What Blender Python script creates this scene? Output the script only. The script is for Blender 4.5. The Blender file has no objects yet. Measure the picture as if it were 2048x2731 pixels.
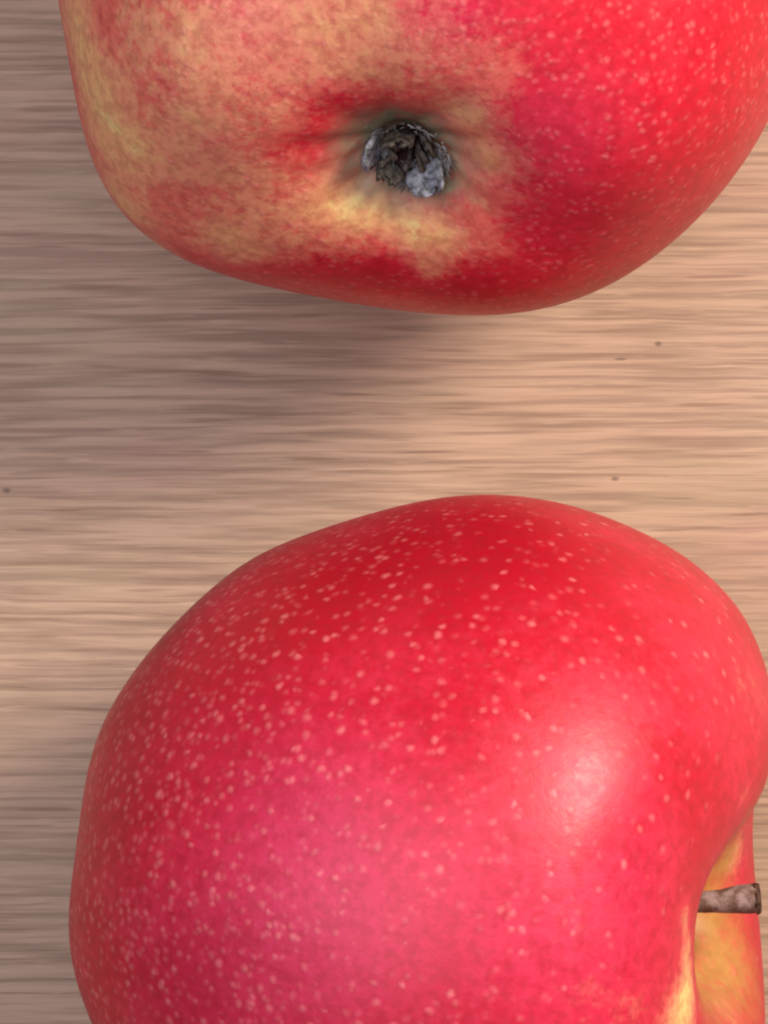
import bpy, bmesh, math, random
import numpy as np
from mathutils import Matrix, Vector

scene = bpy.context.scene
COL = scene.collection

# ------------------------------------------------------------------ camera
CAM_H = 0.44                      # straight above the table, metres
MID = 0.04                        # height at which K was measured (apple equator)
K = 0.0369e-3                     # metres per photograph pixel at that height
PW, PH = 2048.0, 2731.0
cam_data = bpy.data.cameras.new("camera")
cam = bpy.data.objects.new("camera", cam_data)
COL.objects.link(cam)
cam.location = (0.0, 0.0, CAM_H)
cam.rotation_euler = (0.0, 0.0, 0.0)
cam_data.sensor_fit = 'HORIZONTAL'
cam_data.sensor_width = 36.0
cam_data.lens = 36.0 * (CAM_H - MID) / (PW * K)
cam_data.clip_start = 0.01
cam_data.clip_end = 50.0
scene.camera = cam

# ------------------------------------------------------------------ world, lamps, exposure
world = bpy.data.worlds.new("World")
scene.world = world
world.use_nodes = True
bg = world.node_tree.nodes["Background"]
bg.inputs[0].default_value = (0.80, 0.86, 1.0, 1.0)
bg.inputs[1].default_value = 0.05


def area_lamp(name, direction, distance, size, size_y, power, colour, target=(0, 0, 0.03)):
    d = bpy.data.lights.new(name, 'AREA')
    d.shape = 'RECTANGLE'
    d.size, d.size_y = size, size_y
    d.energy = power
    d.color = colour
    o = bpy.data.objects.new(name, d)
    COL.objects.link(o)
    v = Vector(direction).normalized()
    o.location = Vector(target) + v * distance
    o.rotation_euler = v.to_track_quat('Z', 'Y').to_euler()
    return o


area_lamp("window_light", (0.62, 0.40, 0.68), 0.75, 0.25, 0.25, 8.9, (1.0, 0.89, 0.75))
area_lamp("skylight", (-0.30, 0.06, 0.95), 1.30, 1.25, 1.25, 15.2, (0.86, 0.88, 1.0))

scene.view_settings.view_transform = 'Standard'
scene.view_settings.look = 'None'
scene.view_settings.exposure = 0.0
scene.view_settings.gamma = 1.0
scene.render.engine = 'CYCLES'
scene.cycles.use_denoising = True
scene.cycles.pixel_filter_type = 'BLACKMAN_HARRIS'
scene.cycles.filter_width = 2.2
scene.cycles.max_bounces = 8


# ------------------------------------------------------------------ node helper
class Nodes:
    def __init__(self, name):
        self.mat = bpy.data.materials.new(name)
        self.mat.use_nodes = True
        self.t = self.mat.node_tree
        self.t.nodes.clear()
        self.out = self.t.nodes.new('ShaderNodeOutputMaterial')

    def new(self, kind, **props):
        n = self.t.nodes.new('ShaderNode' + kind)
        for k, v in props.items():
            setattr(n, k, v)
        return n

    def put(self, sock, v):
        if isinstance(v, bpy.types.NodeSocket):
            self.t.links.new(v, sock)
        elif v is not None:
            sock.default_value = v

    def math(self, op, a, b=None, c=None, clamp=False):
        n = self.new('Math', operation=op, use_clamp=clamp)
        for i, v in enumerate((a, b, c)):
            if v is not None:
                self.put(n.inputs[i], v)
        return n.outputs[0]

    def ramp(self, v, lo, hi, to0=0.0, to1=1.0, smooth=True):
        n = self.new('MapRange', interpolation_type='SMOOTHSTEP' if smooth else 'LINEAR')
        n.clamp = True
        for i, x in enumerate((v, lo, hi, to0, to1)):
            self.put(n.inputs[i], x)
        return n.outputs[0]

    def mix(self, f, a, b, blend='MIX'):
        n = self.new('Mix', data_type='RGBA', blend_type=blend)
        n.clamp_factor = True
        self.put(n.inputs[0], f)
        for i, v in ((6, a), (7, b)):
            self.put(n.inputs[i], v if isinstance(v, bpy.types.NodeSocket) else (*v, 1.0))
        return n.outputs[2]

    def vec(self, op, a, b):
        n = self.new('VectorMath', operation=op)
        self.put(n.inputs[0], a)
        self.put(n.inputs[1], b)
        return n.outputs[0]

    def noise(self, co, scale, detail=2.0, rough=0.5, dist=0.0, colour=False):
        n = self.new('TexNoise')
        self.put(n.inputs['Vector'], co)
        self.put(n.inputs['Scale'], scale)
        self.put(n.inputs['Detail'], detail)
        self.put(n.inputs['Roughness'], rough)
        self.put(n.inputs['Distortion'], dist)
        return n.outputs['Color' if colour else 'Fac']

    def voronoi(self, co, scale, feature='F1', rand=1.0):
        n = self.new('TexVoronoi', feature=feature)
        self.put(n.inputs['Vector'], co)
        self.put(n.inputs['Scale'], scale)
        self.put(n.inputs['Randomness'], rand)
        return n

    def attr(self, name, vector=False):
        n = self.new('Attribute', attribute_name=name)
        return n.outputs['Vector' if vector else 'Fac']

    def bump(self, h, strength, distance):
        n = self.new('Bump')
        self.put(n.inputs['Strength'], strength)
        self.put(n.inputs['Distance'], distance)
        self.put(n.inputs['Height'], h)
        return n.outputs[0]

    def finish(self, colour, rough, spec=0.5, normal=None, **extra):
        b = self.new('BsdfPrincipled')
        self.put(b.inputs['Base Color'], colour if isinstance(colour, bpy.types.NodeSocket) else (*colour, 1.0))
        self.put(b.inputs['Roughness'], rough)
        self.put(b.inputs['Specular IOR Level'], spec)
        if normal is not None:
            self.put(b.inputs['Normal'], normal)
        for k, v in extra.items():
            self.put(b.inputs[k.replace('_', ' ')], v)
        self.t.links.new(b.outputs[0], self.out.inputs[0])
        return self.mat


# ------------------------------------------------------------------ object helpers
def link(name, mesh, parent=None, mat=None):
    o = bpy.data.objects.new(name, mesh)
    COL.objects.link(o)
    o.parent = parent
    if mat is not None:
        mesh.materials.append(mat)
    return o


def thing(name, label, cat, loc, group=None):
    o = bpy.data.objects.new(name, None)
    COL.objects.link(o)
    o.location = loc
    o.empty_display_size = 0.01
    o['label'], o['category'] = label, cat
    if group:
        o['group'] = group
    return o


def grid_mesh(name, P, closed=True, cap0=None, cap1=None):
    """P[i, j] rings of points -> smooth quad mesh (j wraps)."""
    ni, nj = P.shape[:2]
    verts = P.reshape(-1, 3).tolist()
    faces = []
    for i in range(ni - 1):
        for j in range(nj if closed else nj - 1):
            a, b = i * nj + j, i * nj + (j + 1) % nj
            faces.append((a, b, b + nj, a + nj))
    if cap0:
        faces.append(tuple(reversed(range(nj))))
    if cap1:
        faces.append(tuple(range((ni - 1) * nj, ni * nj)))
    m = bpy.data.meshes.new(name)
    m.from_pydata(verts, [], faces)
    bm = bmesh.new()
    bm.from_mesh(m)
    bmesh.ops.recalc_face_normals(bm, faces=bm.faces)
    bm.to_mesh(m)
    bm.free()
    m.polygons.foreach_set('use_smooth', np.ones(len(m.polygons), dtype=bool))
    return m


# ------------------------------------------------------------------ table
def px_point(px, py, z=0.0):
    s = K * (CAM_H - z) / (CAM_H - MID)
    return Vector(((px - PW / 2) * s, (PH / 2 - py) * s, z))


# open pores and specks in the board: photograph position, half length, half height
PITS = ((1755, 917, 15, 11), (1640, 1277, 16, 10), (18, 1308, 17, 12), (1655, 958, 26, 6))


def wood_material():
    n = Nodes("light_wood")
    co = n.new('TexCoord').outputs['Object']
    # the grain runs along x; a slow drift makes it wander
    sep = n.new('SeparateXYZ')
    n.put(sep.inputs[0], co)
    drift = n.noise(n.vec('MULTIPLY', co, (9.0, 22.0, 1.0)), 1.0, 2.0, 0.5)
    drift = n.math('MULTIPLY', n.math('SUBTRACT', drift, 0.5), 0.0022)
    comb = n.new('CombineXYZ')
    n.put(comb.inputs[0], sep.outputs[0])
    wob = n.noise(n.vec('MULTIPLY', co, (110.0, 260.0, 1.0)), 1.0, 1.0, 0.5)
    n.put(comb.inputs[1], n.math('ADD', n.math('ADD', sep.outputs[1], drift), n.math('MULTIPLY', n.math('SUBTRACT', wob, 0.5), 0.00035)))
    p = comb.outputs[0]
    broad = n.noise(n.vec('MULTIPLY', p, (11.0, 210.0, 1.0)), 1.0, 3.0, 0.55)
    fine = n.noise(n.vec('MULTIPLY', p, (48.0, 1050.0, 1.0)), 1.0, 3.0, 0.6)
    hair = n.noise(n.vec('MULTIPLY', p, (130.0, 1500.0, 1.0)), 1.0, 2.0, 0.6)
    tone = n.math('ADD', n.math('MULTIPLY', broad, 0.28), n.math('MULTIPLY', fine, 0.72))
    light = (0.485, 0.316, 0.216)
    dark = (0.308, 0.194, 0.129)
    c = n.mix(n.ramp(tone, 0.36, 0.60), dark, light)
    # short open pores
    pore = n.noise(n.vec('MULTIPLY', p, (70.0, 1250.0, 1.0)), 1.0, 1.0, 0.4)
    c = n.mix(n.ramp(pore, 0.64, 0.76, 0.0, 0.55), c, (0.22, 0.12, 0.08))
    line = n.noise(n.vec('MULTIPLY', p, (30.0, 1500.0, 1.0)), 1.0, 2.0, 0.5)
    c = n.mix(n.ramp(line, 0.53, 0.66, 0.0, 0.50), c, (0.215, 0.125, 0.080))
    c = n.mix(n.ramp(hair, 0.58, 0.75, 0.0, 0.35), c, (0.60, 0.41, 0.28))
    # drifting hue: a little pinker here, a little greyer or tanner there
    hue = n.noise(n.vec('MULTIPLY', p, (34.0, 90.0, 1.0)), 1.0, 2.0, 0.5)
    c = n.mix(n.ramp(hue, 0.52, 0.72, 0.0, 0.22), c, (0.50, 0.26, 0.21))
    hue2 = n.noise(n.vec('ADD', n.vec('MULTIPLY', p, (40.0, 110.0, 1.0)), (7.0, 3.0, 0.0)), 1.0, 2.0, 0.5)
    c = n.mix(n.ramp(hue2, 0.52, 0.72, 0.0, 0.28), c, (0.42, 0.31, 0.19))
    for px, py, rx, ry in PITS:
        q = n.vec('MULTIPLY', n.vec('SUBTRACT', co, tuple(px_point(px, py)[:2]) + (0.0,)), (1 / (rx * K), 1 / (ry * K), 0.0))
        length = n.new('VectorMath', operation='LENGTH')
        n.put(length.inputs[0], q)
        c = n.mix(n.ramp(length.outputs['Value'], 0.3, 1.0, 0.62, 0.0), c, (0.10, 0.055, 0.04))
    h = n.math('SUBTRACT', tone, n.math('MULTIPLY', n.ramp(pore, 0.64, 0.76), 0.35))
    return n.finish(c, 0.55, 0.30, n.bump(h, 0.35, 0.0004))


WOOD = wood_material()


table = thing("wooden_table", "light brown wooden table with fine straight grain under both apples", "table", (0, 0, -0.024))
bm = bmesh.new()
bmesh.ops.create_cube(bm, size=1.0, matrix=Matrix.LocRotScale((0.0, 0.0, 0.012), None, (1.30, 0.90, 0.024)))
bmesh.ops.bevel(bm, geom=list(bm.edges), offset=0.003, segments=2, affect='EDGES', profile=0.5)
m = bpy.data.meshes.new("table_top")
bm.to_mesh(m)
bm.free()
top = link("table_top", m, table, WOOD)


# ------------------------------------------------------------------ apple geometry
PROFILE = np.array([  # radius, height; stem end first
    (0.000, 0.400), (0.035, 0.405), (0.070, 0.450), (0.11, 0.550), (0.16, 0.650), (0.225, 0.730), (0.31, 0.785),
    (0.42, 0.803), (0.55, 0.780), (0.68, 0.720), (0.80, 0.625), (0.905, 0.475), (0.975, 0.270), (1.00, 0.040),
    (0.985, -0.190), (0.930, -0.410), (0.840, -0.605), (0.725, -0.745), (0.600, -0.835), (0.470, -0.885),
    (0.360, -0.905), (0.270, -0.897), (0.200, -0.872), (0.150, -0.842), (0.105, -0.815), (0.075, -0.795),
    (0.052, -0.772), (0.030, -0.757), (0.000, -0.752)])


def spline(pts, n):
    """Catmull-Rom through pts, resampled to n points equally spaced along its length."""
    p = np.vstack([2 * pts[0] - pts[1], pts, 2 * pts[-1] - pts[-2]])
    p[0] = (-pts[1][0], pts[1][1])
    p[-1] = (-pts[-2][0], pts[-2][1])
    out = []
    for i in range(1, len(p) - 2):
        t = np.linspace(0, 1, 40, endpoint=False)[:, None]
        a, b, c, d = p[i - 1], p[i], p[i + 1], p[i + 2]
        out.append(0.5 * (2 * b + (c - a) * t + (2 * a - 5 * b + 4 * c - d) * t ** 2 + (3 * b - a - 3 * c + d) * t ** 3))
    q = np.vstack(out + [pts[-1][None]])
    s = np.r_[0, np.cumsum(np.linalg.norm(np.diff(q, axis=0), axis=1))]
    u = np.linspace(0, s[-1], n)
    return np.c_[np.interp(u, s, q[:, 0]), np.interp(u, s, q[:, 1])], np.linspace(0, 1, n)


def apple_points(spec, nu=240, nv=384):
    """Rings of points in the apple's own frame (axis z, stem up), unit radius; returns P[nu, nv, 3], t, phi."""
    prof, t = spline(PROFILE, nu)
    phi = np.linspace(0, 2 * np.pi, nv, endpoint=False)
    r = prof[:, 0][:, None] * np.ones(nv)
    z = prof[:, 1][:, None] * np.ones(nv)
    low = np.clip((t - 0.45) / 0.4, 0, 1)[:, None]
    high = np.clip((0.5 - t) / 0.4, 0, 1)[:, None]
    ph = phi[None]
    rim = np.exp(-((t[:, None] - 0.78) / 0.10) ** 2)
    rim2 = np.exp(-((t[:, None] - 0.17) / 0.09) ** 2)
    r = r * (1 + spec['lobe'] * low * np.cos(5 * ph + spec['ph5']) + 0.012 * np.cos(3 * ph + 1.0) * (low + high)
             + 0.010 * np.cos(2 * ph + spec['ph2']))
    z = z - rim * (spec['crown'] * np.cos(5 * ph + spec['ph5'] + 0.3) + 0.014 * np.cos(2 * ph + 0.5))
    pucker = np.exp(-((r - 0.19) / 0.10) ** 2) * low
    z = z + pucker * (0.0042 * np.cos(11 * ph + 1.3 * np.sin(2 * ph)) + 0.003 * np.cos(7 * ph + 2.0))
    z = z + rim2 * (spec['shoulder'] * np.cos(3 * ph + spec['ph3']) + spec['shoulder1'] * np.cos(ph + spec['ph1'])
                    + spec['shoulder2'] * np.cos(2 * ph + spec['ph22']))
    return np.stack([r * np.cos(ph), r * np.sin(ph), z], -1), t, phi


def axes(spec):
    """3x3 matrix whose columns are the apple's own axes in the world."""
    z = np.array(spec['stem'], float)
    z /= np.linalg.norm(z)
    x = np.array(spec['side'], float)
    x -= z * x.dot(z)
    x /= np.linalg.norm(x)
    return np.stack([x, np.cross(z, x), z], 1)


def swell(xy, four):
    """Uneven girth: a slow Fourier factor over the bearing round the apple."""
    th = np.arctan2(xy[..., 1], xy[..., 0])
    f = np.full(th.shape, 1.0 + four[0])
    for k in range(1, (len(four) + 1) // 2):
        f = f + four[2 * k - 1] * np.cos(k * th) + four[2 * k] * np.sin(k * th)
    w = np.clip(np.linalg.norm(xy, axis=-1) / 0.5, 0, 1)
    w = w * w * (3 - 2 * w)
    return 1 + (f - 1) * w


def apple_world(spec, nu=240, nv=384):
    """Points in metres relative to the apple's centre, world-aligned."""
    P, t, phi = apple_points(spec, nu, nv)
    W = P @ axes(spec).T
    W = W.copy()
    W[..., :2] *= swell(W[..., :2], spec['four'])[..., None]
    return W * spec['R'], t, phi


APPLE_TOP = dict(R=0.037168, cx=1154.6079, cy=-126.3534, stem=(0.105, 0.7379, -0.6749), side=(1.0, 0.0, 0.0),
    lobe=0.012, crown=0.014, ph5=0.6, ph2=0.4, ph3=0.0, ph1=0.0, shoulder=0.02, shoulder1=0.0, shoulder2=0.0,
    ph22=0.0, four=(0.0, -0.0031, 0.0312, 0.012, 0.0046, -0.0, -0.012, -0.0102, 0.0061, 0.0076, 0.0041, -0.0018,
    -0.0039, 0.0009, 0.004, 0.0027, -0.003, -0.0024, -0.0002, 0.0021, 0.0009))
APPLE_LOW = dict(R=0.037877, cx=1175.822, cy=2362.8288, stem=(0.9611, -0.0955, 0.2591), side=(0.2591, 0.0,
    -0.9658), lobe=0.022, crown=0.02, ph5=0.2, ph2=0.4, ph3=1.0651, ph1=-1.6894, shoulder2=-0.0496, ph22=-0.4875,
    shoulder=0.0053, shoulder1=-0.0099, four=(0.0, 0.0299, -0.0123, -0.035, 0.0127, -0.0147, 0.0061, -0.0014,
    -0.0101, -0.0048, 0.0016, 0.0045, -0.0052, -0.0049, -0.0026, 0.0033, -0.0055))

# ------------------------------------------------------------------ END GEOMETRY


# ------------------------------------------------------------------ apple skin
def skin_material(name, deep, bright, sparse):
    n = Nodes(name)
    co = n.new('TexCoord').outputs['Object']
    rest = n.attr('meridian', True)            # (cos, sin, way down): streaks run from stem to calyx
    yellow = n.attr('yellow')
    russet = n.attr('russet')
    dots = n.attr('dots')
    # blush broken up by streaks and mottling
    streak = n.noise(n.vec('MULTIPLY', rest, (8.0, 8.0, 7.0)), 1.0, 4.0, 0.6)
    mottle = n.noise(co, 800.0, 3.0, 0.7)
    cloud = n.noise(co, 110.0, 2.0, 0.5)
    y = n.math('ADD', yellow, n.math('MULTIPLY', n.math('SUBTRACT', streak, 0.5), n.ramp(yellow, 0.02, 0.4, 0.12, 0.45)))
    y = n.math('ADD', y, n.math('MULTIPLY', n.math('SUBTRACT', mottle, 0.5), n.ramp(yellow, 0.02, 0.4, 0.20, 0.8)))
    y = n.math('ADD', y, n.math('MULTIPLY', n.math('SUBTRACT', cloud, 0.5), n.ramp(yellow, 0.02, 0.4, 0.10, 0.55)))
    r = n.new('ValToRGB')
    r.color_ramp.interpolation = 'EASE'
    el = r.color_ramp.elements
    el[0].position, el[0].color = 0.0, (*deep, 1)
    el[1].position, el[1].color = 1.0, (0.82, 0.58, 0.22, 1)
    for pos, c in ((0.14, bright), (0.36, (0.74, 0.15, 0.105)), (0.56, (0.78, 0.29, 0.155)), (0.78, (0.80, 0.39, 0.170))):
        e = el.new(pos)
        e.color = (*c, 1)
    n.put(r.inputs[0], n.math('ADD', y, n.ramp(cloud, 0.3, 0.75, 0.0, 0.06), clamp=True))
    c = r.outputs[0]
    c = n.mix(n.math('MULTIPLY', n.attr('crimson'), n.ramp(mottle, 0.3, 0.7, 0.75, 1.0)), c, (0.36, 0.003, 0.013))
    c = n.mix(n.math('MULTIPLY', n.attr('painted_sheen'), n.ramp(mottle, 0.3, 0.7, 0.8, 1.0)), c, (0.63, 0.042, 0.125))  # sky sheen and brightening painted into the skin colour as cooler pink
    grit = n.noise(co, 850.0, 2.0, 0.65)
    c = n.mix(n.ramp(grit, 0.32, 0.62, 0.36, 0.0), c, (0.30, 0.012, 0.018))
    # pale lenticels, two sizes
    wob = n.noise(co, 900.0, 1.0, 0.5, colour=True)
    dco = n.vec('ADD', co, n.vec('MULTIPLY', n.vec('SUBTRACT', wob, (0.5, 0.5, 0.5)), (0.0005, 0.0005, 0.0005)))
    big = n.voronoi(dco, 640.0 if sparse else 740.0)
    keep = n.new('SeparateColor')
    n.put(keep.inputs[0], big.outputs['Color'])
    d1 = n.math('MULTIPLY', n.ramp(big.outputs['Distance'], 0.0, 0.40, 1.0, 0.0),
                n.ramp(keep.outputs[0], n.math('SUBTRACT', 0.85, n.math('MULTIPLY', dots, 0.8)), n.math('SUBTRACT', 1.05, n.math('MULTIPLY', dots, 0.8))))
    small = n.voronoi(dco, 1000.0 if sparse else 1150.0)
    keep2 = n.new('SeparateColor')
    n.put(keep2.inputs[0], small.outputs['Color'])
    d2 = n.math('MULTIPLY', n.ramp(small.outputs['Distance'], 0.04, 0.54, 1.0, 0.0),
                n.ramp(keep2.outputs[1], n.math('SUBTRACT', 1.0, n.math('MULTIPLY', dots, 0.75)), n.math('SUBTRACT', 1.2, n.math('MULTIPLY', dots, 0.75))))
    d1 = n.math('MULTIPLY', d1, n.ramp(keep.outputs[1], 0.0, 1.0, 0.35, 1.15, False))
    d2 = n.math('MULTIPLY', d2, n.ramp(keep2.outputs[2], 0.0, 1.0, 0.30, 1.1, False))
    d = n.math('MAXIMUM', n.math('MULTIPLY', d1, 0.85), n.math('MULTIPLY', d2, 0.75))
    c = n.mix(n.math('MULTIPLY', d, 0.50 if sparse else 0.40), c, (0.86, 0.27, 0.26))
    # russet and the greenish skin inside the hollows
    rmask = n.math('MULTIPLY', russet, n.ramp(n.noise(co, 600.0, 2.0, 0.6), 0.3, 0.6, 0.6, 1.0), clamp=True)
    rus = n.mix(n.noise(co, 700.0, 2.0, 0.5), n_russet[name][0], n_russet[name][1])
    c = n.mix(rmask, c, rus)
    h = n.math('ADD', n.math('MULTIPLY', mottle, 0.4), n.math('MULTIPLY', d, 0.5))
    return n.finish(c, n.ramp(mottle, 0.3, 0.7, 0.36, 0.46), 0.35, n.bump(h, 0.28, 0.0003))


n_russet = {"apple_skin_orange": ((0.20, 0.19, 0.12), (0.48, 0.37, 0.21)),
            "apple_skin_red": ((0.34, 0.135, 0.030), (0.54, 0.27, 0.075))}


def smooth(a, lo, hi):
    x = np.clip((a - lo) / (hi - lo), 0, 1)
    return x * x * (3 - 2 * x)


class Apple:
    def __init__(self, spec, label, skin):
        W, t, phi = apple_world(spec)
        zc = -W[..., 2].min()
        f = K * (CAM_H - zc) / (CAM_H - MID)
        self.centre = np.array([(spec['cx'] - PW / 2) * f, (PH / 2 - spec['cy']) * f, zc - 0.0002])
        self.W, self.t, self.phi, self.R = W, t, phi, spec['R']
        self.A = axes(spec)
        low = np.unravel_index(W[..., 2].argmin(), W.shape[:2])
        foot = self.centre + np.array([W[low][0], W[low][1], -zc])
        self.root = thing("apple", label, "apple", foot, "red apples lying on the wooden table")
        self.root.rotation_euler = Matrix(self.A.tolist()).to_euler()
        self.foot = foot
        L = self.local(W + self.centre)
        mesh = grid_mesh("skin", L)
        self.mesh = mesh
        self.body = link("skin", mesh, self.root, skin)
        ni, nj = W.shape[:2]
        tt, pp = np.repeat(t, nj), np.tile(phi, ni)
        self.L = L.reshape(-1, 3)
        self.tt, self.pp = tt, pp
        a = mesh.attributes.new('meridian', 'FLOAT_VECTOR', 'POINT')
        a.data.foreach_set('vector', np.stack([np.cos(pp), np.sin(pp), tt], 1).astype(np.float32).ravel())

    def local(self, X):
        return (X - self.foot) @ self.A

    def at(self, px, py):
        """Skin point (own frame) that lies under a spot seen in the photograph."""
        X = self.W + self.centre
        f = (CAM_H - X[..., 2]) / (CAM_H - MID) * K
        d = np.hypot(X[..., 0] / f + PW / 2 - px, PH / 2 - X[..., 1] / f - py)
        d = d + (X[..., 2].max() - X[..., 2]) * 4000 * (d > 12) + np.where(d < 25, -X[..., 2] * 3000, 0)
        k = np.unravel_index(d.argmin(), d.shape)
        return self.L[k[0] * self.W.shape[1] + k[1]]

    def blobs(self, base, spots):
        v = np.full(len(self.L), float(base))
        for px, py, rad, amount in spots:
            p = self.at(px, py)
            q = ((self.L - p) ** 2).sum(1) / (rad * K) ** 2
            v += amount * np.exp(-q)
        return v

    def attr(self, name, v):
        a = self.mesh.attributes.new(name, 'FLOAT', 'POINT')
        a.data.foreach_set('value', np.clip(v, 0, 1.3).astype(np.float32))


def tube(path, radii, seg=14, rough=0.0, seed=1, squash=1.0):
    rnd = np.random.RandomState(seed)
    path = np.array(path, float)
    tan = np.gradient(path, axis=0)
    tan /= np.linalg.norm(tan, axis=1)[:, None]
    up = np.array([0.3, 0.9, 0.2])
    rings = []
    for p, d, r in zip(path, tan, radii):
        x = np.cross(up, d)
        x /= np.linalg.norm(x)
        y = np.cross(d, x)
        a = np.linspace(0, 2 * np.pi, seg, endpoint=False)
        rr = r * (1 + rough * (rnd.rand(seg) - 0.5))
        rings.append(p + np.outer(np.cos(a) * rr, x) + np.outer(np.sin(a) * rr * squash, y))
    return np.array(rings)


# ---- the apple whose calyx end faces up
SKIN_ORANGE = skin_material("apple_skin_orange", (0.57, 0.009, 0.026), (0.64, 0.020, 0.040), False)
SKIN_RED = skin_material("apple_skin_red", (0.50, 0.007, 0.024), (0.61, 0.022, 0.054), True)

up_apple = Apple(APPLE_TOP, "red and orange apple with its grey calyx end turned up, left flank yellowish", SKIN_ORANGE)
v = up_apple.blobs(0.04, [
    (200, 60, 230, 0.54), (180, 160, 110, 0.08), (225, 370, 100, 0.12), (290, 540, 90, 0.25), (430, 668, 90, 0.25), (280, 330, 190, 0.60), (330, 540, 130, 0.50), (450, 150, 230, 0.18), (650, 260, 220, 0.22), (1010, 60, 190, 0.26), (540, 70, 140, 0.20), (350, 70, 120, 0.28), (330, 200, 100, 0.1), (430, 420, 120, 0.10), (560, 640, 110, 0.12),
    (760, 90, 220, 0.26), (960, 60, 200, 0.20), (620, 520, 160, 0.28), (720, 600, 130, 0.26), (560, 660, 90, 0.20),
    (890, 545, 105, 0.58), (1020, 560, 80, 0.50), (800, 660, 130, 0.26), (960, 650, 90, 0.20), (620, 650, 110, 0.26), (1150, 630, 95, 0.70), (1160, 720, 55, 0.45), (1090, 590, 60, 0.2),
    (1290, 410, 75, 0.50), (1230, 310, 70, 0.50), (1290, 300, 60, 0.15), (1260, 530, 70, 0.25), (980, 330, 60, 0.15),
    (470, 400, 150, 0.22), (600, 420, 130, 0.12), (760, 380, 70, -0.12), (880, 240, 70, -0.10), (1000, 700, 90, -0.10),
    (1350, 60, 160, 0.04), (1370, 470, 170, 0.16), (1280, 210, 150, 0.12), (1120, 130, 160, 0.12), (1290, 640, 110, 0.12), (1100, 220, 90, 0.08)])
up_apple.attr('yellow', np.clip(v, 0, 0.95))
rho = np.linalg.norm(up_apple.L[:, :2] - up_apple.L[-1, :2], axis=1) / up_apple.R
end = (up_apple.tt > 0.8)
up_apple.attr('russet', end * (1 - smooth(rho, 0.10, 0.25)) + up_apple.blobs(0, [(1235, 300, 50, 0.25), (1190, 500, 35, 0.5)]) * (rho > 0.05))
up_apple.attr('crimson', np.clip(up_apple.blobs(0, [(1250, 800, 130, 0.35), (830, 300, 70, 0.20)]), 0, 0.8))
up_apple.attr('painted_sheen', np.clip(up_apple.blobs(0, [(1180, 40, 170, 0.45), (1480, 330, 170, 0.30), (1380, 480, 200, 0.12), (1560, 640, 150, 0.10), (720, 100, 170, 0.35), (560, 420, 120, 0.2)]), 0, 0.8))  # pink painted in to lighten skin that shades too dark round the calyx
up_apple.attr('dots', up_apple.blobs(0.75, [(250, 250, 300, -0.4), (900, 550, 150, -0.4), (1150, 640, 100, -0.4), (1700, 300, 300, 0.15)]))

# ---- the apple on its side with the stem
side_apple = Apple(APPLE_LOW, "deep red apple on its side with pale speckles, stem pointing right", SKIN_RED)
v = side_apple.blobs(0.02, [
    (1830, 2540, 45, 0.50), (1835, 2630, 60, 0.65), (1820, 2720, 100, 0.85), (1900, 2560, 80, 0.45), (1930, 2690, 70, 0.30), (1690, 2700, 90, 0.10), (1830, 2450, 35, 0.35),
    (1990, 2120, 60, 0.10), (1960, 2270, 70, 0.35), (1800, 2250, 90, 0.05), (1960, 1800, 220, 0.13), (1700, 1950, 180, 0.06), (1600, 2560, 180, 0.06), (1450, 2430, 240, 0.05)])
side_apple.attr('yellow', np.clip(v, 0, 0.95))
side_apple.attr('crimson', np.clip(side_apple.blobs(0, [(1050, 1490, 330, 0.85), (640, 1720, 260, 0.7), (1400, 1480, 260, 0.55),
                                                       (420, 2050, 170, 0.30)]), 0, 0.92))
side_apple.attr('painted_sheen', np.clip(side_apple.blobs(0, [(800, 2240, 290, 0.68), (900, 2620, 280, 0.35), (560, 2650, 250, 0.25), (1470, 2450, 260, 0.35), (1720, 2400, 170, 0.25), (1530, 2060, 110, 0.2)]), 0, 0.8))  # broad sheen and highlight spot painted over the pinker skin
side_apple.attr('russet', side_apple.blobs(0, [(1945, 2285, 60, 0.75)]) + 1 - smooth(side_apple.tt + 0.012 * np.sin(3 * side_apple.pp), 0.105, 0.180))
side_apple.attr('dots', np.clip(0.42 + 0.80 * smooth(side_apple.tt, 0.44, 0.74) - 0.35 * (1 - smooth(side_apple.tt, 0.2, 0.4)), 0, 1.22))


# ------------------------------------------------------------------ calyx of the upright apple
def dry_material(name, a, b, scale, rough=0.8):
    n = Nodes(name)
    co = n.new('TexCoord').outputs['Object']
    k = n.noise(co, scale, 3.0, 0.6)
    c = n.mix(n.ramp(k, 0.35, 0.65), a, b)
    return n.finish(c, rough, 0.25, n.bump(k, 0.5, 0.0004))


SEPAL = dry_material("dried_sepal", (0.10, 0.10, 0.095), (0.33, 0.32, 0.36), 1300.0)
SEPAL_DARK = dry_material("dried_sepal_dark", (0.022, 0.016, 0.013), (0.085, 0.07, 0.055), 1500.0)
DOWN = dry_material("calyx_down", (0.14, 0.125, 0.10), (0.36, 0.33, 0.32), 500.0)
PIT = dry_material("calyx_tube_lining", (0.018, 0.008, 0.008), (0.06, 0.02, 0.02), 1500.0)
STAMEN = dry_material("dried_stamen", (0.05, 0.03, 0.02), (0.14, 0.11, 0.09), 2500.0)


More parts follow.
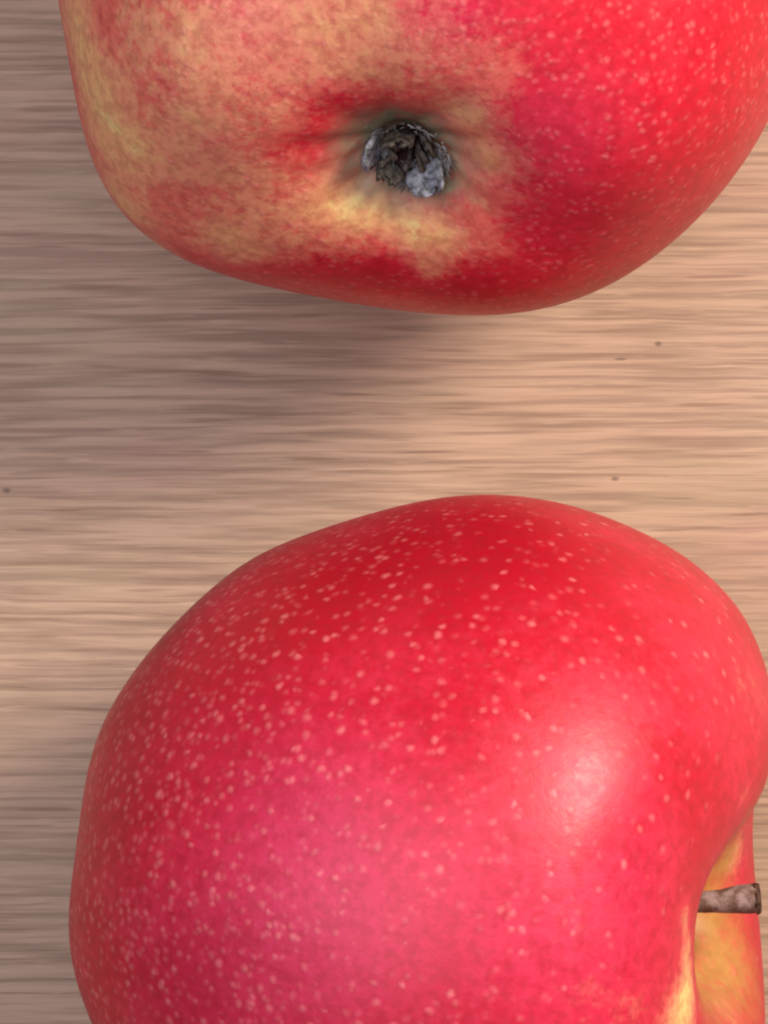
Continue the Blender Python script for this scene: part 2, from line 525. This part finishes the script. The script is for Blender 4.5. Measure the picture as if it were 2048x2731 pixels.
def build_calyx(ap, seed, sepals):
    rnd = random.Random(seed)
    end_ring = ap.L.reshape(*ap.W.shape)[-1].mean(0)
    u = ap.R
    cup = [(0.066, -0.085), (0.058, -0.070), (0.050, -0.045), (0.040, -0.022), (0.020, -0.012), (0.002, -0.010)]
    ang = np.linspace(0, 2 * np.pi, 20, endpoint=False)
    P = np.array([[(r * math.cos(a) * (1 + 0.1 * math.sin(3 * a + seed)), r * math.sin(a), z) for a in ang] for r, z in cup]) * u + end_ring
    cal = link("calyx", grid_mesh("calyx", P, cap1=True), ap.body.parent, PIT)
    for k, (deg, ln, broad, mat) in enumerate(sepals):
        ln, broad = ln * 0.85, broad * 0.85
        a0 = math.radians(deg)
        rows = []
        nr = 9
        curl = rnd.uniform(0.6, 1.3)
        for i in range(nr):
            s = i / (nr - 1)
            r = 0.055 + ln * s * (1 - 0.25 * s * curl)
            z = -0.072 - 0.040 * math.sin(s * 2.4) * curl - 0.030 * s
            wdt = broad * (1 - s) ** 0.7 * (1 + 0.8 * s) + 0.006
            row = []
            for j in range(7):
                q = (j - 3) / 3
                side = q * wdt
                zz = z + 0.020 * q * q * (1 if k % 2 else -1) + rnd.uniform(-0.010, 0.010)
                row.append((r * math.cos(a0) - side * math.sin(a0), r * math.sin(a0) + side * math.cos(a0), zz))
            rows.append(row)
        P = np.array(rows) * u + end_ring
        mesh = grid_mesh("sepal", P, closed=False)
        o = link("sepal", mesh, cal, mat)
        md = o.modifiers.new("thickness", 'SOLIDIFY')
        md.thickness = 0.0003
    for k in range(7):
        a0 = rnd.uniform(0, 6.28)
        r0, r1 = 0.036, rnd.uniform(0.02, 0.07)
        P = tube([np.array((r0 * math.cos(a0), r0 * math.sin(a0), -0.03)) * u + end_ring,
                  np.array((r0 * 1.05 * math.cos(a0), r0 * 1.05 * math.sin(a0), -0.07)) * u + end_ring,
                  np.array((r1 * math.cos(a0 + 0.3), r1 * math.sin(a0 + 0.3), -0.105)) * u + end_ring],
                 [0.00028, 0.00026, 0.00034], 6)
        link("stamen", grid_mesh("stamen", P, cap0=True, cap1=True), cal, STAMEN)
    # grey down round the sepals: fine hairs, far too many to pick apart
    bm = bmesh.new()
    for k in range(900):
        kind = rnd.random()
        a0 = math.radians(rnd.gauss(45, 26) if kind < 0.55 else rnd.gauss(180, 22) if kind < 0.88 else rnd.uniform(0, 360))
        r0 = rnd.uniform(0.045, 0.105) * (1 + 0.2 * math.cos(a0 - 0.7))
        q = np.array((r0 * math.cos(a0), r0 * math.sin(a0), -0.038 - 0.44 * r0))
        d = np.array((math.cos(a0 + rnd.uniform(-1.6, 1.6)) * 0.8, math.sin(a0 + rnd.uniform(-0.9, 0.9)) * 0.6, -1.0 + rnd.uniform(-0.3, 0.5)))
        d *= rnd.uniform(0.020, 0.036) / np.linalg.norm(d)
        b = np.array((-math.sin(a0), math.cos(a0), 0)) * 0.0035
        c = np.array((math.cos(a0), math.sin(a0), 0)) * 0.0035
        vs = [bm.verts.new((x * u + end_ring).tolist()) for x in (q + b, q - b * 0.6 + c, q - b * 0.6 - c, q + d)]
        for f in ((0, 1, 3), (1, 2, 3), (2, 0, 3)):
            bm.faces.new([vs[x] for x in f])
    hm = bpy.data.meshes.new("calyx_hairs")
    bm.to_mesh(hm)
    bm.free()
    o = link("calyx_hairs", hm, cal, DOWN)
    o['kind'] = 'stuff'
    return cal


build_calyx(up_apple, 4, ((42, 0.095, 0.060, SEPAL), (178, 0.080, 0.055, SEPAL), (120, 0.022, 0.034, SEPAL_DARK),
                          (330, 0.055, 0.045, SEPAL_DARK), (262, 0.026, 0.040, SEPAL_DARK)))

# ------------------------------------------------------------------ stem of the apple on its side
BARK = dry_material("stem_bark", (0.15, 0.08, 0.055), (0.36, 0.24, 0.22), 700.0, 0.7)
CUT = dry_material("stem_cut", (0.035, 0.014, 0.010), (0.10, 0.045, 0.03), 1500.0, 0.85)
u = side_apple.R
c0 = side_apple.L.reshape(*side_apple.W.shape)[0].mean(0)
pts, rad = [], []
for i in range(22):
    s = i / 21
    pts.append(c0 + u * np.array((-0.035 * math.sin(s * 2.6), 0.05 * s + 0.02 * s * s, -0.03 + 0.468 * s)))
    rad.append(u * (0.027 + 0.005 * math.sin(s * 9) * (1 - s) + 0.011 * smooth(np.array(s), 0.72, 1.0)))
stem = link("stem", grid_mesh("stem", tube(pts, rad, 18, 0.10, 3), cap0=True), side_apple.root, BARK)
tip = [pts[-1] + (pts[-1] - pts[-2]) * k for k in (-0.25, 0.1, 0.35, 0.42)]
link("stem_end", grid_mesh("stem_end", tube(tip, [rad[-1] * k for k in (1.02, 1.06, 0.92, 0.55)], 18, 0.16, 5), cap0=True, cap1=True), stem, CUT)
